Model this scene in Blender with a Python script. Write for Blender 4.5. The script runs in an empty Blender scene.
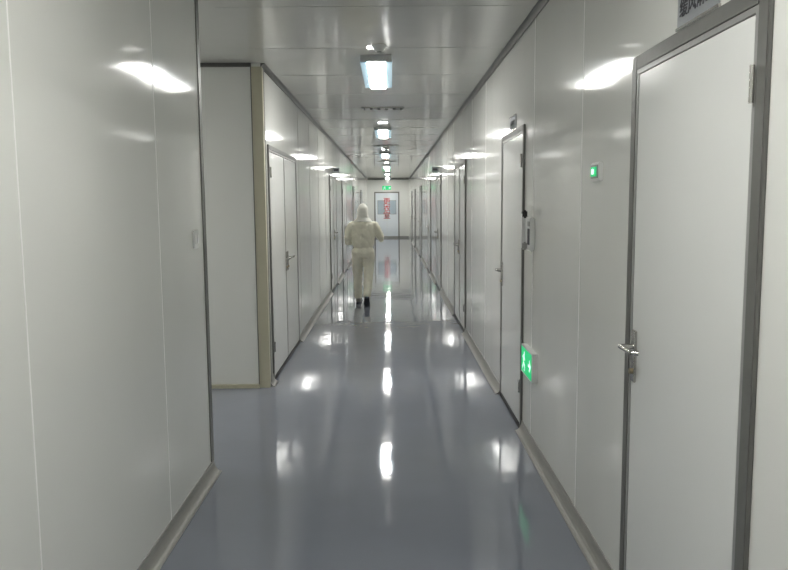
import bpy, bmesh, math, random
from mathutils import Vector, Matrix, Euler
random.seed(3)
sc = bpy.context.scene
try:
    sc.view_settings.view_transform = 'Standard'
    sc.view_settings.look = 'None'
except Exception as e:
    print(e)

# ---------------------------------------------------------------- dimensions
H = 2.70; CAMH = 1.55
XR = 0.893; XL = -1.049
YB = -5.0; YE = 34.0
NEAR_END = 4.20; BLOCK = 6.20; XS = -6.0

# ---------------------------------------------------------------- materials
def pmat(name, col, rough=0.5, metal=0.0, spec=0.5, emit=None, estr=0.0, coat=0.0):
    m = bpy.data.materials.new(name); m.use_nodes = True
    b = m.node_tree.nodes['Principled BSDF']
    b.inputs['Base Color'].default_value = (*col, 1)
    b.inputs['Roughness'].default_value = rough
    b.inputs['Metallic'].default_value = metal
    b.inputs['Specular IOR Level'].default_value = spec
    b.inputs['Coat Weight'].default_value = coat
    b.inputs['Coat Roughness'].default_value = 0.08
    if emit:
        b.inputs['Emission Color'].default_value = (*emit, 1)
        b.inputs['Emission Strength'].default_value = estr
    return m

def noisy(m, scale, bump, dist=0.02, stretch=(1, 1, 1), colvar=0.0, roughvar=0.0, detail=2):
    nt = m.node_tree; b = nt.nodes['Principled BSDF']
    tc = nt.nodes.new('ShaderNodeTexCoord')
    mp = nt.nodes.new('ShaderNodeMapping'); mp.inputs['Scale'].default_value = stretch
    nt.links.new(tc.outputs['Object'], mp.inputs['Vector'])
    n = nt.nodes.new('ShaderNodeTexNoise'); n.inputs['Scale'].default_value = scale
    n.inputs['Detail'].default_value = detail
    nt.links.new(mp.outputs[0], n.inputs['Vector'])
    if bump:
        bp = nt.nodes.new('ShaderNodeBump'); bp.inputs['Strength'].default_value = bump
        bp.inputs['Distance'].default_value = dist
        nt.links.new(n.outputs['Fac'], bp.inputs['Height'])
        nt.links.new(bp.outputs[0], b.inputs['Normal'])
    if colvar:
        base = b.inputs['Base Color'].default_value[:3]
        mr = nt.nodes.new('ShaderNodeMix'); mr.data_type = 'RGBA'
        mr.inputs['A'].default_value = (*[c*(1-colvar) for c in base], 1)
        mr.inputs['B'].default_value = (*[min(1, c*(1+colvar)) for c in base], 1)
        nt.links.new(n.outputs['Fac'], mr.inputs['Factor'])
        nt.links.new(mr.outputs['Result'], b.inputs['Base Color'])
    if roughvar:
        r = b.inputs['Roughness'].default_value
        ma = nt.nodes.new('ShaderNodeMapRange')
        ma.inputs['To Min'].default_value = r*(1-roughvar); ma.inputs['To Max'].default_value = r*(1+roughvar)
        nt.links.new(n.outputs['Fac'], ma.inputs['Value'])
        nt.links.new(ma.outputs[0], b.inputs['Roughness'])
    return m

M_wall = noisy(pmat('wall_enamel_panel', (0.80, 0.805, 0.77), 0.085, spec=0.5), 1.6, 0.16, 0.02, (1, 1, 0.5), 0.015, 0.2)
M_ceil = noisy(pmat('ceiling_enamel_panel', (0.72, 0.715, 0.67), 0.08, spec=0.6), 1.8, 0.16, 0.02, (1, 1, 1), 0.015, 0.2)
M_floor = noisy(pmat('floor_epoxy', (0.225, 0.243, 0.290), 0.055, spec=0.6), 2.6, 0.11, 0.02, (1, 1, 1), 0.06, 0.3, 3)
M_door = noisy(pmat('door_enamel', (0.80, 0.81, 0.79), 0.15, spec=0.5), 1.5, 0.08, 0.02, colvar=0.01)
M_frame = noisy(pmat('door_frame_aluminium', (0.17, 0.17, 0.16), 0.4, metal=0.3), 30, 0, colvar=0.08)
M_frame2 = noisy(pmat('inner_frame_aluminium', (0.36, 0.36, 0.35), 0.35, metal=0.4), 30, 0, colvar=0.08)
M_trimd = noisy(pmat('junction_trim_dark', (0.12, 0.12, 0.115), 0.4, metal=0.3), 20, 0, colvar=0.08)
M_base = noisy(pmat('cove_trim_grey', (0.31, 0.305, 0.285), 0.35, metal=0.2), 20, 0, colvar=0.06)
M_beige = noisy(pmat('corner_trim_beige', (0.50, 0.475, 0.36), 0.4), 20, 0, colvar=0.05)
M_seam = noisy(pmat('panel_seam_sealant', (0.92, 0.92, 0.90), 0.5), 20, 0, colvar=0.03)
M_seamd = noisy(pmat('panel_seam_grey', (0.45, 0.45, 0.43), 0.5), 20, 0, colvar=0.03)  # mid-grey joint lines for the far left wall and ceiling panels
M_black = noisy(pmat('black_rubber', (0.02, 0.02, 0.02), 0.5), 20, 0, colvar=0.1)
M_steel = noisy(pmat('brushed_steel', (0.55, 0.54, 0.52), 0.25, metal=1.0), 60, 0, colvar=0.1)
M_brass = noisy(pmat('lock_brass', (0.45, 0.38, 0.25), 0.3, metal=1.0), 60, 0, colvar=0.1)
M_plate = noisy(pmat('sign_plate_grey', (0.34, 0.36, 0.38), 0.4, metal=0.3), 40, 0, colvar=0.05)
M_ink = noisy(pmat('sign_ink', (0.05, 0.05, 0.06), 0.5), 40, 0, colvar=0.05)
M_red = noisy(pmat('red_vinyl', (0.65, 0.03, 0.03), 0.5), 40, 0, colvar=0.05)
M_plast = noisy(pmat('white_plastic', (0.80, 0.81, 0.79), 0.35), 40, 0, colvar=0.03)
M_house = noisy(pmat('lamp_housing_white', (0.6, 0.62, 0.62), 0.3), 40, 0, colvar=0.03)
M_acryl = noisy(pmat('lamp_side_acrylic', (0.30, 0.42, 0.48), 0.15, emit=(0.5, 0.75, 0.9), estr=0.35), 40, 0, colvar=0.03)
M_tube = noisy(pmat('lamp_diffuser', (0.9, 0.9, 0.9), 0.4, emit=(1.0, 0.985, 0.94), estr=47.0), 40, 0, colvar=0.01)
M_green = noisy(pmat('exit_sign_green', (0.0, 0.35, 0.12), 0.4, emit=(0.0, 0.75, 0.25), estr=0.6), 40, 0, colvar=0.03)
M_picto = noisy(pmat('exit_pictogram_white', (0.8, 0.9, 0.85), 0.4, emit=(0.7, 1.0, 0.85), estr=0.9), 40, 0, colvar=0.03)
M_glass = noisy(pmat('door_window_glass', (0.42, 0.50, 0.56), 0.1, spec=0.7), 3, 0, colvar=0.08)
M_slat = noisy(pmat('vent_slat_metal', (0.50, 0.50, 0.48), 0.35, metal=0.2), 40, 0, colvar=0.05)
M_cloth = noisy(pmat('coverall_fabric', (0.80, 0.775, 0.65), 0.85, spec=0.2), 14, 0.5, 0.02, (1, 1, 0.6), 0.06, 0, 3)
M_hood = noisy(pmat('hood_fabric', (0.84, 0.83, 0.77), 0.85, spec=0.2), 14, 0.3, 0.02, (1, 1, 1), 0.04)
M_skin = noisy(pmat('skin', (0.62, 0.40, 0.30), 0.5), 20, 0, colvar=0.05)
M_lip = noisy(pmat('lips', (0.45, 0.18, 0.15), 0.5), 20, 0, colvar=0.05)
M_eye = noisy(pmat('eye_dark', (0.03, 0.02, 0.02), 0.2), 20, 0, colvar=0.05)
M_glove = noisy(pmat('latex_glove', (0.78, 0.76, 0.68), 0.5), 20, 0, colvar=0.05)
M_sole = noisy(pmat('shoe_sole_dark', (0.03, 0.03, 0.035), 0.6), 20, 0, colvar=0.1)
M_shoe = noisy(pmat('shoe_upper', (0.22, 0.21, 0.19), 0.7), 20, 0, colvar=0.08)

# ---------------------------------------------------------------- helpers
def link(o, parent=None):
    sc.collection.objects.link(o)
    if parent:
        o.parent = parent
        o.location = Vector(o.location) - Vector(parent.location)
    return o

def empty(name, loc):
    e = bpy.data.objects.new(name, None); e.location = loc; e.empty_display_size = 0.1
    sc.collection.objects.link(e); return e

def bm_obj(name, bm, mat, loc=(0, 0, 0), parent=None, smooth=False):
    me = bpy.data.meshes.new(name); bm.to_mesh(me); bm.free()
    for p in me.polygons: p.use_smooth = smooth
    mats = mat if isinstance(mat, (list, tuple)) else [mat]
    for m in mats: me.materials.append(m)
    o = bpy.data.objects.new(name, me); o.location = loc
    return link(o, parent)

def add_box(bm, x0, x1, y0, y1, z0, z1, mi=0):
    r = bmesh.ops.create_cube(bm, size=1)
    c = Vector(((x0+x1)/2, (y0+y1)/2, (z0+z1)/2)); s = Vector((abs(x1-x0), abs(y1-y0), abs(z1-z0)))
    for v in r['verts']:
        v.co = Vector((v.co.x*s.x, v.co.y*s.y, v.co.z*s.z)) + c
    for f in {f for v in r['verts'] for f in v.link_faces}: f.material_index = mi

def box(name, x0, x1, y0, y1, z0, z1, mat, parent=None, bevel=0.0):
    x0, x1 = min(x0, x1), max(x0, x1)
    c = Vector(((x0+x1)/2, (y0+y1)/2, (z0+z1)/2))
    bm = bmesh.new(); add_box(bm, x0-c.x, x1-c.x, y0-c.y, y1-c.y, z0-c.z, z1-c.z)
    if bevel:
        bmesh.ops.bevel(bm, geom=bm.edges[:], offset=bevel, segments=2, affect='EDGES')
    return bm_obj(name, bm, mat, c, parent)

def cyl(name, p0, p1, r, mat, parent=None, seg=16, r2=None):
    p0, p1 = Vector(p0), Vector(p1); d = p1-p0; c = (p0+p1)/2
    bm = bmesh.new()
    bmesh.ops.create_cone(bm, cap_ends=True, segments=seg, radius1=r, radius2=r if r2 is None else r2, depth=d.length)
    bmesh.ops.transform(bm, matrix=d.to_track_quat('Z', 'Y').to_matrix().to_4x4(), verts=bm.verts)
    o = bm_obj(name, bm, mat, c, parent, True)
    o.modifiers.new('es', 'EDGE_SPLIT').split_angle = 0.6
    return o

AX = {'R': Matrix(((0, 0, -1), (-1, 0, 0), (0, 1, 0))),
      'L': Matrix(((0, 0, 1), (1, 0, 0), (0, 1, 0))),
      'E': Matrix(((1, 0, 0), (0, 0, -1), (0, 1, 0)))}
def text(name, s, loc, size, side, mat, parent):
    cu = bpy.data.curves.new(name, 'FONT'); cu.body = s; cu.size = size
    cu.align_x = 'CENTER'; cu.align_y = 'CENTER'; cu.extrude = 0.0008; cu.space_line = 0.95
    cu.materials.append(mat)
    o = bpy.data.objects.new(name, cu); o.location = loc
    o.rotation_euler = AX[side].to_euler()
    return link(o, parent)

# ---------------------------------------------------------------- shell
T = 0.12
box('floor', XS-T, XR+T, YB-T, YE+T, -0.1, 0, M_floor)
box('ceiling', XS-T, XR+T, YB-T, YE+T, H, H+0.1, M_ceil)
box('wall_right', XR, XR+T, YB, YE, 0, H, M_wall)
box('wall_left_near', XL-T, XL, YB, NEAR_END, 0, H, M_wall)
box('wall_left_far', XL-T, XL, BLOCK+T, YE, 0, H, M_wall)
box('wall_side_passage_near', XS, XL-T, NEAR_END-T, NEAR_END, 0, H, M_wall)
box('wall_side_passage_far', XS, XL, BLOCK, BLOCK+T, 0, H, M_wall)
box('wall_side_passage_end', XS-T, XS, NEAR_END-T, BLOCK+T, 0, H, M_wall)
box('wall_end', XL-T, XR+T, YE, YE+T, 0, H, M_wall)
box('wall_back', XL-T, XR+T, YB-T, YB, 0, H, M_wall)

# doors: (y0, y1, double)
doors_R = [(1.765, 2.74, 0), (4.93, 5.90, 0), (8.75, 10.2, 1), (13.0, 14.3, 1), (16.3, 17.6, 1), (21.0, 22.4, 1), (26.0, 27.3, 1), (30.0, 31.2, 1)]
doors_L = [(6.42, 8.30, 1), (12.9, 14.4, 1), (16.2, 17.6, 1), (21.0, 22.4, 1), (26.5, 28.0, 1)]

def cove_run(name, x, n, segs, mat, z0=0.0, h=0.07, w=0.05, up=1):
    """concave cove strip along Y against the wall plane x, n = inward normal sign"""
    bm = bmesh.new()
    prof = [(0, 0)]
    K = 6
    prof.append((w, 0)); prof.append((w, 0.004))
    for i in range(1, K):
        a = math.pi/2*i/K
        prof.append((w-(w-0.006)*math.sin(a), 0.004+(h-0.004)*(1-math.cos(a))))
    prof += [(0.006, h), (0, h)]
    for y0, y1 in segs:
        a = [bm.verts.new((x+n*p, y0, z0+up*q)) for p, q in prof]
        b = [bm.verts.new((x+n*p, y1, z0+up*q)) for p, q in prof]
        for i in range(len(prof)):
            j = (i+1) % len(prof)
            bm.faces.new((a[i], a[j], b[j], b[i]))
        bm.faces.new(a); bm.faces.new(b)
    bmesh.ops.recalc_face_normals(bm, faces=bm.faces)
    return bm_obj(name, bm, mat)

def gaps(y0, y1, ds):
    out = []; c = y0
    for a, b, _ in ds:
        if a > c: out.append((c, a))
        c = b
    out.append((c, y1)); return out

cove_run('baseboard_right', XR, -1, gaps(YB, YE, doors_R), M_base)
cove_run('baseboard_left_near', XL, 1, [(YB, NEAR_END)], M_base)
cove_run('baseboard_left_far', XL, 1, gaps(BLOCK+0.02, YE, doors_L), M_base)
cove_run('trim_ceiling_right', XR, -1, [(YB, YE)], M_trimd, z0=H, h=0.035, w=0.035, up=-1)
cove_run('trim_ceiling_left_near', XL, 1, [(YB, NEAR_END)], M_trimd, z0=H, h=0.035, w=0.035, up=-1)
cove_run('trim_ceiling_left_far', XL, 1, [(BLOCK, YE)], M_trimd, z0=H, h=0.035, w=0.035, up=-1)
box('trim_ceiling_end', XL+0.035, XR-0.035, YE-0.03, YE, H-0.05, H, M_trimd)
box('baseboard_end', XL+0.05, XR-0.05, YE-0.02, YE, 0, 0.08, M_base)
box('baseboard_side_passage_far', XS, XL-0.075, BLOCK-0.03, BLOCK, 0, 0.03, M_beige)
box('trim_ceiling_side_passage_far', XS, XL-0.075, BLOCK-0.025, BLOCK, H-0.03, H, M_trimd)
box('trim_ceiling_side_passage_near', XS, XL-T, NEAR_END, NEAR_END+0.02, H-0.03, H, M_trimd)
# corner profiles
bm = bmesh.new()
add_box(bm, XL-0.075, XL+0.012, BLOCK-0.012, BLOCK, 0, H-0.03, 0)
add_box(bm, XL, XL+0.012, BLOCK, BLOCK+0.05, 0, H-0.036, 0)
add_box(bm, XL-0.082, XL-0.075, BLOCK-0.016, BLOCK, 0.03, H-0.03, 1)
add_box(bm, XL+0.002, XL+0.014, BLOCK+0.05, BLOCK+0.09, 0, H-0.036, 1)
bm_obj('trim_corner_block', bm, [M_beige, M_frame])
bm = bmesh.new()
add_box(bm, XL-T, XL+0.006, NEAR_END, NEAR_END+0.006, 0, H-0.03, 0)
add_box(bm, XL, XL+0.006, NEAR_END-0.05, NEAR_END, 0.075, H-0.04, 0)
bm_obj('trim_corner_near', bm, M_frame)

# seams
def seams(name, x, n, ys, mat, w=0.006, z1=H-0.036):
    bm = bmesh.new()
    for y in ys: add_box(bm, min(x, x+n*0.0015), max(x, x+n*0.0015), y-w/2, y+w/2, 0.072, z1)
    return bm_obj(name, bm, mat)
def seam_list(y0, y1, ds, step):
    out = []; y = y0
    while y < y1:
        if all(not (a-0.05 < y < b+0.05) for a, b, _ in ds): out.append(y)
        y += step
    return out
seams('trim_panel_seams_right', XR, -1, seam_list(0.0, YE, doors_R, 1.16), M_seam)
seams('trim_panel_seams_left_near', XL, 1, [-2.9, -1.65, -0.4, 0.85, 2.11, 3.37], M_seam)
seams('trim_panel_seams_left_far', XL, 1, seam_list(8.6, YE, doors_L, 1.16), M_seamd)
bm = bmesh.new()
y = 1.0
while y < YE:
    add_box(bm, XL+0.035, XR-0.035, y-0.003, y+0.003, H-0.0015, H); y += 1.16
bm_obj('trim_ceiling_seams', bm, M_seamd)

# ---------------------------------------------------------------- doors
def handle(side, x, n, y, z, d, parent, pre=''):
    box(pre+'escutcheon', x, x+n*0.010, y-0.02, y+0.02, z-0.13, z+0.06, M_steel, parent, 0.003)
    cyl(pre+'spindle', (x+n*0.010, y, z), (x+n*0.055, y, z), 0.010, M_steel, parent)
    cyl(pre+'lever', (x+n*0.052, y-d*0.008, z), (x+n*0.052, y+d*0.115, z), 0.009, M_steel, parent)
    cyl(pre+'lever_tip', (x+n*0.052, y+d*0.115, z), (x+n*0.030, y+d*0.125, z), 0.009, M_steel, parent)
    cyl(pre+'lock_cylinder', (x+n*0.010, y, z-0.09), (x+n*0.02, y, z-0.09), 0.010, M_brass, parent)

dcount = 0
def door(side, y0, y1, double, hand='far'):
    global dcount
    dcount += 1
    x = XR if side == 'R' else XL; n = -1 if side == 'R' else 1
    top = 2.065; fw = 0.05 if dcount == 1 else 0.04
    e = empty('door_%d' % dcount, (x, (y0+y1)/2, 0))
    f = 0.014
    box('jamb_near', x, x+n*f, y0, y0+fw, 0, top, M_frame, e, 0.003)
    box('jamb_far', x, x+n*f, y1-fw, y1, 0, top, M_frame, e, 0.003)
    box('head_frame', x, x+n*f, y0+fw, y1-fw, top-fw, top, M_frame, e, 0.003)
    g = fw; i = 0.016
    box('inner_jamb_near', x, x+n*0.012, y0+g, y0+g+i, 0.01, top-fw, M_frame2, e)
    box('inner_jamb_far', x, x+n*0.012, y1-g-i, y1-g, 0.01, top-fw, M_frame2, e)
    box('inner_head', x, x+n*0.012, y0+g+i, y1-g-i, top-fw-i, top-fw, M_frame2, e)
    box('threshold', x, x+n*0.016, y0+fw, y1-fw, 0, 0.03, M_black, e)
    a, b = y0+g+i+0.003, y1-g-i-0.003; t = 0.009; zt = top-fw-i-0.003
    if double:
        m = a+(b-a)*0.5
        box('leaf_near', x, x+n*t, a, m-0.004, 0.034, zt, M_door, e)
        box('leaf_far', x, x+n*t, m+0.004, b, 0.034, zt, M_door, e)
        box('meeting_strip', x, x+n*(t+0.004), m-0.022, m+0.022, 0.036, zt, M_frame2, e)
        handle(side, x+n*(t+0.004), n, m+0.06, 1.03, 1, e, 'right_')
        handle(side, x+n*(t+0.004), n, m-0.06, 1.03, -1, e, 'left_')
    else:
        box('leaf', x, x+n*t, a, b, 0.034, zt, M_door, e)
        hy = b-0.035 if hand == 'far' else a+0.035
        handle(side, x+n*t, n, hy, 1.03, -1 if hand == 'far' else 1, e)
    for k, z in enumerate((0.3, 1.83)):
        cyl('hinge_%d' % k, (x+n*0.020, y0+fw+0.004, z-0.045), (x+n*0.020, y0+fw+0.004, z+0.045), 0.006, M_steel, e)
    return e

for y0, y1, d in doors_R: door('R', y0, y1, d)
for y0, y1, d in doors_L: door('L', y0, y1, d)

def nameplate(side, yc, s, z=2.165, w=0.29, h=0.125):
    x = XR if side == 'R' else XL; n = -1 if side == 'R' else 1
    e = empty('door_nameplate', (x, yc, z))
    box('plate', x, x+n*0.006, yc-w/2, yc+w/2, z-h/2, z+h/2, M_plate, e, 0.002)
    for k, zz in enumerate((-1, 1)):
        box('rim_%d' % k, x, x+n*0.009, yc-w/2-0.004, yc+w/2+0.004, z+zz*h/2-0.004, z+zz*h/2+0.004, M_steel, e)
    text('lettering', s, (x+n*0.0075, yc, z-0.01), 0.062, side, M_ink, e)
def flag_sign(side, yc, z=2.17, w=0.13, h=0.08):
    """small sign blade standing out from the wall"""
    x = XR if side == 'R' else XL; n = -1 if side == 'R' else 1
    e = empty('projecting_room_sign', (x, yc, z))
    box('bracket', x, x+n*0.012, yc-0.025, yc+0.025, z-h/2, z+h/2, M_steel, e)
    box('blade', x+n*0.012, x+n*w, yc-0.006, yc+0.006, z-h/2, z+h/2, M_plate, e, 0.002)
    box('blade_label', x+n*0.03, x+n*(w-0.015), yc-0.0075, yc-0.006, z-h/2+0.02, z+h/2-0.02, M_ink, e)
nameplate('R', 2.20, '缓风淋室', z=2.137)
nameplate('R', 5.42, '更衣室', z=2.12, w=0.26, h=0.10)
flag_sign('R', 13.6); flag_sign('L', 13.6)

# ---------------------------------------------------------------- end double door
e = empty('door_end', (-0.1, YE, 0))
x0, x1 = -0.72, 0.42; yf = YE
box('jamb_l', x0, x0+0.05, yf-0.03, yf, 0, 2.1, M_frame, e)
box('jamb_r', x1-0.05, x1, yf-0.03, yf, 0, 2.1, M_frame, e)
box('head_frame', x0+0.05, x1-0.05, yf-0.03, yf, 2.05, 2.1, M_frame, e)
mid = (x0+x1)/2
M_doorb = noisy(pmat('end_door_enamel', (0.78, 0.83, 0.87), 0.3), 10, 0, colvar=0.03)
for nm, a, b in (('leaf_l', x0+0.052, mid-0.005), ('leaf_r', mid+0.005, x1-0.052)):
    box(nm, a, b, yf-0.018, yf, 0.02, 2.045, M_doorb, e)
    box(nm+'_window_frame', a+0.09, b-0.09, yf-0.024, yf-0.018, 1.08, 1.72, M_frame2, e)
    box(nm+'_window', a+0.11, b-0.11, yf-0.028, yf-0.024, 1.10, 1.70, M_glass, e)
for s in (-1, 1):
    box('pull_%s' % ('l' if s < 0 else 'r'), mid+s*0.05-0.012, mid+s*0.05+0.012, yf-0.06, yf-0.018, 0.9, 1.15, M_steel, e)
text('red_lettering', '更\n衣\n室', (mid, yf-0.032, 1.33), 0.34, 'E', M_red, e)

# ---------------------------------------------------------------- exit signs
def exit_sign(side, c, w, h, d=0.045, name='exit_sign'):
    e = empty(name, c)
    R = AX[side].to_4x4()
    def part(nm, u0, u1, v0, v1, n0, n1, mat, rot=0):
        bm = bmesh.new(); cu, cv = (u0+u1)/2, (v0+v1)/2
        add_box(bm, u0-cu, u1-cu, v0-cv, v1-cv, n0, n1)
        if rot: bmesh.ops.rotate(bm, matrix=Matrix.Rotation(rot, 3, 'Z'), verts=bm.verts)
        bmesh.ops.translate(bm, vec=(cu, cv, 0), verts=bm.verts)
        bmesh.ops.transform(bm, matrix=R, verts=bm.verts)
        o = bm_obj(nm, bm, mat); o.parent = e; return o
    part('case', -w/2, w/2, -h/2, h/2, 0, d, M_plast)
    part('face', -w/2+0.01, w/2-0.01, -h/2+0.01, h/2-0.01, d, d+0.002, M_green)
    q = h
    L = lambda nm, u, v, l, t, r: part(nm, u*q-l*q/2, u*q+l*q/2, v*q-t*q/2, v*q+t*q/2, d+0.002, d+0.003, M_picto, r)
    ox = -w/2/q+0.55
    L('man_head', ox+0.10, 0.27, 0.11, 0.11, 0.78)
    L('man_torso', ox+0.02, 0.08, 0.30, 0.12, 1.2)
    L('man_arm_f', ox+0.16, 0.08, 0.20, 0.06, -0.5)
    L('man_arm_b', ox-0.12, 0.13, 0.22, 0.06, 0.5)
    L('man_leg_f', ox+0.10, -0.14, 0.22, 0.08, -0.4)
    L('man_shin_f', ox+0.18, -0.27, 0.18, 0.07, 1.3)
    L('man_leg_b', ox-0.13, -0.20, 0.34, 0.08, 0.7)
    if w/h > 1.6:
        L('arrow_shaft', w/2/q-0.42, 0, 0.40, 0.09, 0)
        L('arrow_barb_up', w/2/q-0.30, 0.09, 0.28, 0.09, -0.75)
        L('arrow_barb_dn', w/2/q-0.30, -0.09, 0.28, 0.09, 0.75)
    return e
exit_sign('R', (XR, 4.62, 0.54), 0.36, 0.18, d=0.035)
exit_sign('E', (mid, YE, 2.28), 0.42, 0.20)

e = empty('door_release_button', (XR, 3.19, 1.68))
box('backbox', XR-0.018, XR, 3.125, 3.255, 1.64, 1.72, M_plast, e, 0.004)
box('bezel', XR-0.022, XR-0.018, 3.14, 3.24, 1.652, 1.708, M_frame2, e)
box('lit_face', XR-0.025, XR-0.022, 3.15, 3.23, 1.66, 1.70, M_green, e)
box('button', XR-0.030, XR-0.025, 3.18, 3.205, 1.668, 1.692, M_picto, e, 0.002)

e = empty('light_switch', (XL, 3.97, 1.37))
box('plate', XL, XL+0.010, 3.93, 4.015, 1.32, 1.42, M_plast, e, 0.004)
box('rocker_l', XL+0.010, XL+0.016, 3.943, 3.970, 1.345, 1.395, M_seam, e, 0.002)
box('rocker_r', XL+0.010, XL+0.016, 3.975, 4.002, 1.345, 1.395, M_seam, e, 0.002)

e = empty('wall_intercom_phone', (XR, 4.66, 1.37))
box('cradle', XR-0.030, XR, 4.58, 4.74, 1.25, 1.46, M_plast, e, 0.008)
box('handset_grip', XR-0.062, XR-0.042, 4.67, 4.71, 1.26, 1.49, M_plast, e, 0.008)
box('handset_earpiece', XR-0.060, XR-0.031, 4.66, 4.72, 1.455, 1.505, M_black, e, 0.008)
box('handset_mouthpiece', XR-0.060, XR-0.031, 4.66, 4.72, 1.255, 1.305, M_frame2, e, 0.008)
box('keypad', XR-0.033, XR-0.030, 4.59, 4.65, 1.29, 1.39, M_ink, e)
box('display', XR-0.033, XR-0.030, 4.59, 4.65, 1.405, 1.435, M_frame2, e)

# ---------------------------------------------------------------- ceiling lamps
CX = -0.10
def ceiling_lamp(yc, xc=CX, L=1.30, along='Y'):
    e = empty('ceiling_light_fixture', (xc, yc, H))
    w = 0.125; hh = 0.055
    def B(nm, u0, u1, v0, v1, z0, z1, mat, bev=0):
        if along == 'Y': return box(nm, xc+u0, xc+u1, yc+v0, yc+v1, z0, z1, mat, e, bev)
        return box(nm, xc+v0, xc+v1, yc+u0, yc+u1, z0, z1, mat, e, bev)
    B('base_tray', -w, w, -L/2, L/2, H-0.02, H, M_house, 0.003)
    B('end_cap_near', -w, w, -L/2, -L/2+0.02, H-hh+0.005, H-0.02, M_house, 0.004)
    B('end_cap_far', -w, w, L/2-0.02, L/2, H-hh+0.005, H-0.02, M_house, 0.004)
    B('side_panel_l', -w, -w+0.055, -L/2+0.02, L/2-0.02, H-hh, H-0.02, M_acryl, 0.003)
    B('side_panel_r', w-0.055, w, -L/2+0.02, L/2-0.02, H-hh, H-0.02, M_acryl, 0.003)
    B('diffuser', -w+0.055, w-0.055, -L/2+0.02, L/2-0.02, H-hh-0.010, H-0.02, M_tube, 0.004)
for y in (-3.6, 1.2, 6.55, 11.9, 17.3, 22.7, 28.1, 32.4): ceiling_lamp(y)
ceiling_lamp(5.2, -3.6, along='X')

def smoke(y, x):
    e = empty('smoke_detector', (x, y, H))
    cyl('base', (x, y, H-0.015), (x, y, H), 0.055, M_plast, e, 24)
    cyl('dome', (x, y, H-0.045), (x, y, H-0.015), 0.030, M_plast, e, 24, r2=0.045)
    cyl('sensor_grille', (x, y, H-0.055), (x, y, H-0.045), 0.018, M_frame2, e, 20)
smoke(5.55, CX+0.03); smoke(15.5, CX+0.03)

def vent(y, xc=CX+0.02, w=0.50, d=0.22):
    e = empty('ceiling_air_vent', (xc, y, H))
    t = 0.02
    box('frame_l', xc-w/2, xc-w/2+t, y-d/2, y+d/2, H-0.012, H, M_slat, e)
    box('frame_r', xc+w/2-t, xc+w/2, y-d/2, y+d/2, H-0.012, H, M_slat, e)
    box('frame_near', xc-w/2+t, xc+w/2-t, y-d/2, y-d/2+t, H-0.012, H, M_slat, e)
    box('frame_far', xc-w/2+t, xc+w/2-t, y+d/2-t, y+d/2, H-0.012, H, M_slat, e)
    box('throat', xc-w/2+t, xc+w/2-t, y-d/2+t, y+d/2-t, H-0.003, H, M_black, e)
    k = 5
    for i in range(k):
        cx = xc-w/2+t+(w-2*t)*(i+0.5)/k
        box('louvre_%d' % i, cx-0.028, cx+0.028, y-d/2+t, y+d/2-t, H-0.012, H-0.004, M_slat, e)
for y in (9.1, 14.8, 20.2): vent(y)

# ---------------------------------------------------------------- worker
def tube(bm, pts, seg=16):
    rings = []
    P = [Vector(p[0]) for p in pts]
    for i, p in enumerate(pts):
        a = P[max(i-1, 0)]; b = P[min(i+1, len(P)-1)]
        t = (b-a).normalized()
        xd = Vector(p[3]) if len(p) > 3 else Vector((1, 0, 0))
        xd = (xd-t*xd.dot(t)).normalized(); yd = t.cross(xd)
        rings.append([bm.verts.new(P[i]+xd*math.cos(2*math.pi*k/seg)*p[1]+yd*math.sin(2*math.pi*k/seg)*p[2]) for k in range(seg)])
    for r, s in zip(rings, rings[1:]):
        for k in range(seg):
            bm.faces.new((r[k], r[(k+1) % seg], s[(k+1) % seg], s[k]))
    bm.faces.new(list(reversed(rings[0]))); bm.faces.new(rings[-1])
def ell(bm, c, s, seg=20):
    r = bmesh.ops.create_uvsphere(bm, u_segments=seg, v_segments=seg//2, radius=1)
    for v in r['verts']: v.co = Vector((v.co.x*s[0]+c[0], v.co.y*s[1]+c[1], v.co.z*s[2]+c[2]))

W = empty('cleanroom_worker', (-0.42, 11.38, 0))
W.scale = (0.97, 0.97, 0.97)
def wobj(name, bm, mat, voxel=None, smooth_it=3, disp=0):
    bmesh.ops.recalc_face_normals(bm, faces=bm.faces)
    o = bm_obj(name, bm, mat, smooth=True); o.parent = W
    if voxel:
        r = o.modifiers.new('remesh', 'REMESH'); r.mode = 'VOXEL'; r.voxel_size = voxel; r.use_smooth_shade = True
        s = o.modifiers.new('smooth', 'SMOOTH'); s.iterations = smooth_it; s.factor = 0.5
        if disp:
            tx = bpy.data.textures.new('folds', 'CLOUDS'); tx.noise_scale = 0.09; tx.noise_depth = 1
            dm = o.modifiers.new('folds', 'DISPLACE'); dm.texture = tx; dm.strength = disp; dm.mid_level = 0.5
            dm.texture_coords = 'LOCAL'
    return o

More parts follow.
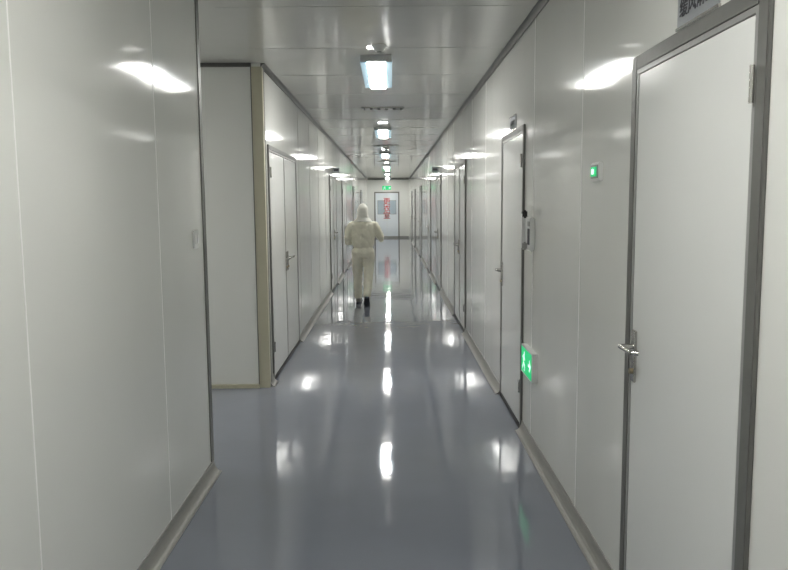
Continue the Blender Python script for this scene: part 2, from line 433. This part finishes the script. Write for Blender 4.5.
bm = bmesh.new()
tube(bm, [((0, 0, .76), .15, .12), ((0, 0, .82), .178, .135), ((0, 0, .88), .168, .13), ((0, 0, .915), .142, .112),
          ((0, 0, .945), .172, .132), ((0, -.005, 1.00), .182, .138), ((0, -.01, 1.10), .188, .135), ((0, -.01, 1.20), .198, .13),
          ((0, -.01, 1.27), .195, .115), ((0, 0, 1.32), .150, .095), ((0, .005, 1.355), .085, .08), ((0, .01, 1.40), .062, .07)], 24)
tube(bm, [((-.085, 0, .86), .095, .11), ((-.09, .03, .74), .094, .108), ((-.095, .085, .60), .085, .092), ((-.098, .14, .47), .072, .078),
          ((-.098, .15, .38), .070, .078), ((-.096, .175, .24), .066, .070), ((-.092, .19, .13), .066, .064), ((-.092, .195, .085), .056, .058)])
tube(bm, [((.085, 0, .86), .095, .11), ((.088, .01, .74), .094, .108), ((.086, .005, .60), .085, .092), ((.080, -.01, .47), .072, .078),
          ((.074, -.06, .38), .070, .078), ((.064, -.14, .26), .066, .068), ((.056, -.195, .185), .064, .062), ((.056, -.205, .150), .054, .055)])
# left forearm low in front, right elbow pushed out with the forearm raised
ARM = {-1: [(.13, 0, 1.28), (.185, -.005, 1.265), (.215, -.02, 1.20), (.238, -.04, 1.12), (.248, -.045, 1.06), (.246, -.01, 1.01), (.235, .06, .99), (.205, .15, .985), (.19, .20, .985)],
       1: [(.13, 0, 1.28), (.185, -.005, 1.265), (.222, -.02, 1.20), (.258, -.04, 1.13), (.285, -.045, 1.07), (.288, -.005, 1.04), (.275, .065, 1.055), (.235, .15, 1.09), (.215, .20, 1.11)]}
for s in (-1, 1):
    rr = [(.055, .06), (.062, .064), (.058, .062), (.054, .058), (.052, .055), (.050, .050), (.046, .046), (.040, .042), (.034, .036)]
    tube(bm, [((s*p[0], p[1], p[2]), r[0], r[1], (0, 1, 0) if k < 5 else (1, 0, 0)) for k, (p, r) in enumerate(zip(ARM[s], rr))])
wobj('coverall_body', bm, M_cloth, 0.011, 4, 0.024)

bm = bmesh.new()
ell(bm, (0, .012, 1.492), (.088, .108, .122))
tube(bm, [((0, .0, 1.49), .084, .10), ((0, 0, 1.43), .085, .09), ((0, 0, 1.385), .100, .09), ((0, 0, 1.34), .142, .105), ((0, -.004, 1.31), .165, .115)], 22)
wobj('hood', bm, M_hood, 0.009, 3, 0.008)

bm = bmesh.new()
ell(bm, (0, .045, 1.482), (.068, .092, .098))
tube(bm, [((0, .13, 1.505), .007, .007), ((0, .143, 1.48), .011, .011), ((0, .146, 1.462), .015, .012), ((0, .128, 1.453), .012, .008)], 10)
ell(bm, (0, .115, 1.405), (.026, .022, .018)); ell(bm, (0, .125, 1.515), (.045, .01, .010))
ell(bm, (-.034, .112, 1.462), (.02, .02, .02)); ell(bm, (.034, .112, 1.462), (.02, .02, .02))
wobj('face', bm, M_skin, 0.005, 2)
for s in (-1, 1):
    bm = bmesh.new(); ell(bm, (s*.027, .131, 1.492), (.012, .007, .006), 12); wobj('eye_%s' % ('l' if s < 0 else 'r'), bm, M_eye)
    bm = bmesh.new(); tube(bm, [((s*.014, .134, 1.512), .003, .003, (0, 1, 0)), ((s*.03, .132, 1.518), .004, .004, (0, 1, 0)), ((s*.044, .122, 1.511), .003, .003, (0, 1, 0))], 8)
    wobj('brow_%s' % ('l' if s < 0 else 'r'), bm, M_eye)
bm = bmesh.new(); ell(bm, (0, .135, 1.430), (.023, .009, .007), 14); wobj('mouth', bm, M_lip)

for s in (-1, 1):
    bm = bmesh.new()
    wr = ARM[s][-1]
    o = Vector((s*(wr[0]-.004), wr[1]+.005, wr[2])); f = Vector((-s*.25, .93, -.05 if s < 0 else .3)).normalized()
    side = f.cross(Vector((0, 0, 1))).normalized(); up = side.cross(f).normalized()
    inn = side*(-s)
    tube(bm, [(o-f*.03, .026, .022, (0, 0, 1)), (o+f*.01, .030, .018, (0, 0, 1)), (o+f*.05, .038, .015, (0, 0, 1)), (o+f*.075, .036, .012, (0, 0, 1))], 12)
    for k, (zo, l) in enumerate(((.028, .068), (.010, .076), (-.010, .070), (-.028, .056))):
        b = o+f*.072+up*zo; p = [b]
        for j, (ang, fr) in enumerate(((.35, .45), (.85, .32), (1.25, .23))):
            p.append(p[-1]+(f*math.cos(ang)+inn*math.sin(ang))*l*fr)
        tube(bm, [(p[0], .009, .009, (0, 0, 1)), (p[1], .0088, .0088, (0, 0, 1)), (p[2], .0080, .0080, (0, 0, 1)), (p[3], .006, .006, (0, 0, 1))], 10)
    b = o+f*.015+up*.024
    tube(bm, [(b, .012, .012, (0, 1, 0)), (b+f*.025+up*.022+inn*.008, .0105, .0105, (0, 1, 0)), (b+f*.052+up*.030+inn*.022, .009, .009, (0, 1, 0)), (b+f*.068+up*.030+inn*.034, .007, .007, (0, 1, 0))], 10)
    wobj('gloved_hand_%s' % ('l' if s < 0 else 'r'), bm, M_glove, 0.003, 2)

def shoe(nm, M):
    bm = bmesh.new()
    tube(bm, [((0, -.055, .055), .028, .030), ((0, -.03, .055), .040, .045), ((0, .03, .052), .042, .042), ((0, .09, .042), .046, .030), ((0, .15, .034), .045, .022), ((0, .185, .030), .028, .014)], 16)
    tube(bm, [((0, -.005, .05), .042, .045), ((0, -.008, .10), .043, .046), ((0, -.008, .14), .045, .047)], 16)
    bmesh.ops.transform(bm, matrix=M, verts=bm.verts)
    wobj(nm, bm, M_shoe, 0.006, 2)
    bm = bmesh.new()
    tube(bm, [((0, -.068, .012), .025, .0115), ((0, -.045, .012), .040, .012), ((0, .03, .012), .040, .012), ((0, .10, .012), .050, .012), ((0, .16, .012), .046, .012), ((0, .20, .012), .022, .0115)], 16)
    bmesh.ops.transform(bm, matrix=M, verts=bm.verts)
    wobj(nm+'_sole', bm, M_sole)
shoe('shoe_l', Matrix.Translation((-.092, .20, 0)))
piv = Vector((.056, -.125, 0.0)); ang = math.radians(-45)
M = Matrix.Translation(piv) @ Matrix.Rotation(ang, 4, 'X') @ Matrix.Translation((0, -.14, 0))
shoe('shoe_r', M)

# ---------------------------------------------------------------- world + camera
w = bpy.data.worlds.new('world'); sc.world = w; w.use_nodes = True
w.node_tree.nodes['Background'].inputs[0].default_value = (0.5, 0.52, 0.55, 1)
w.node_tree.nodes['Background'].inputs[1].default_value = 0.05

cam = bpy.data.cameras.new('camera'); co = bpy.data.objects.new('camera', cam); sc.collection.objects.link(co)
cam.sensor_width = 36; cam.lens = 740/788*36; cam.clip_start = 0.02
co.location = (0, 0, CAMH)
Rm = Matrix.Rotation(math.radians(-0.25), 4, 'Z') @ Matrix.Rotation(math.radians(90-6.25), 4, 'X') @ Matrix.Rotation(math.radians(-0.45), 4, 'Z')
co.rotation_euler = Rm.to_euler()
sc.camera = co
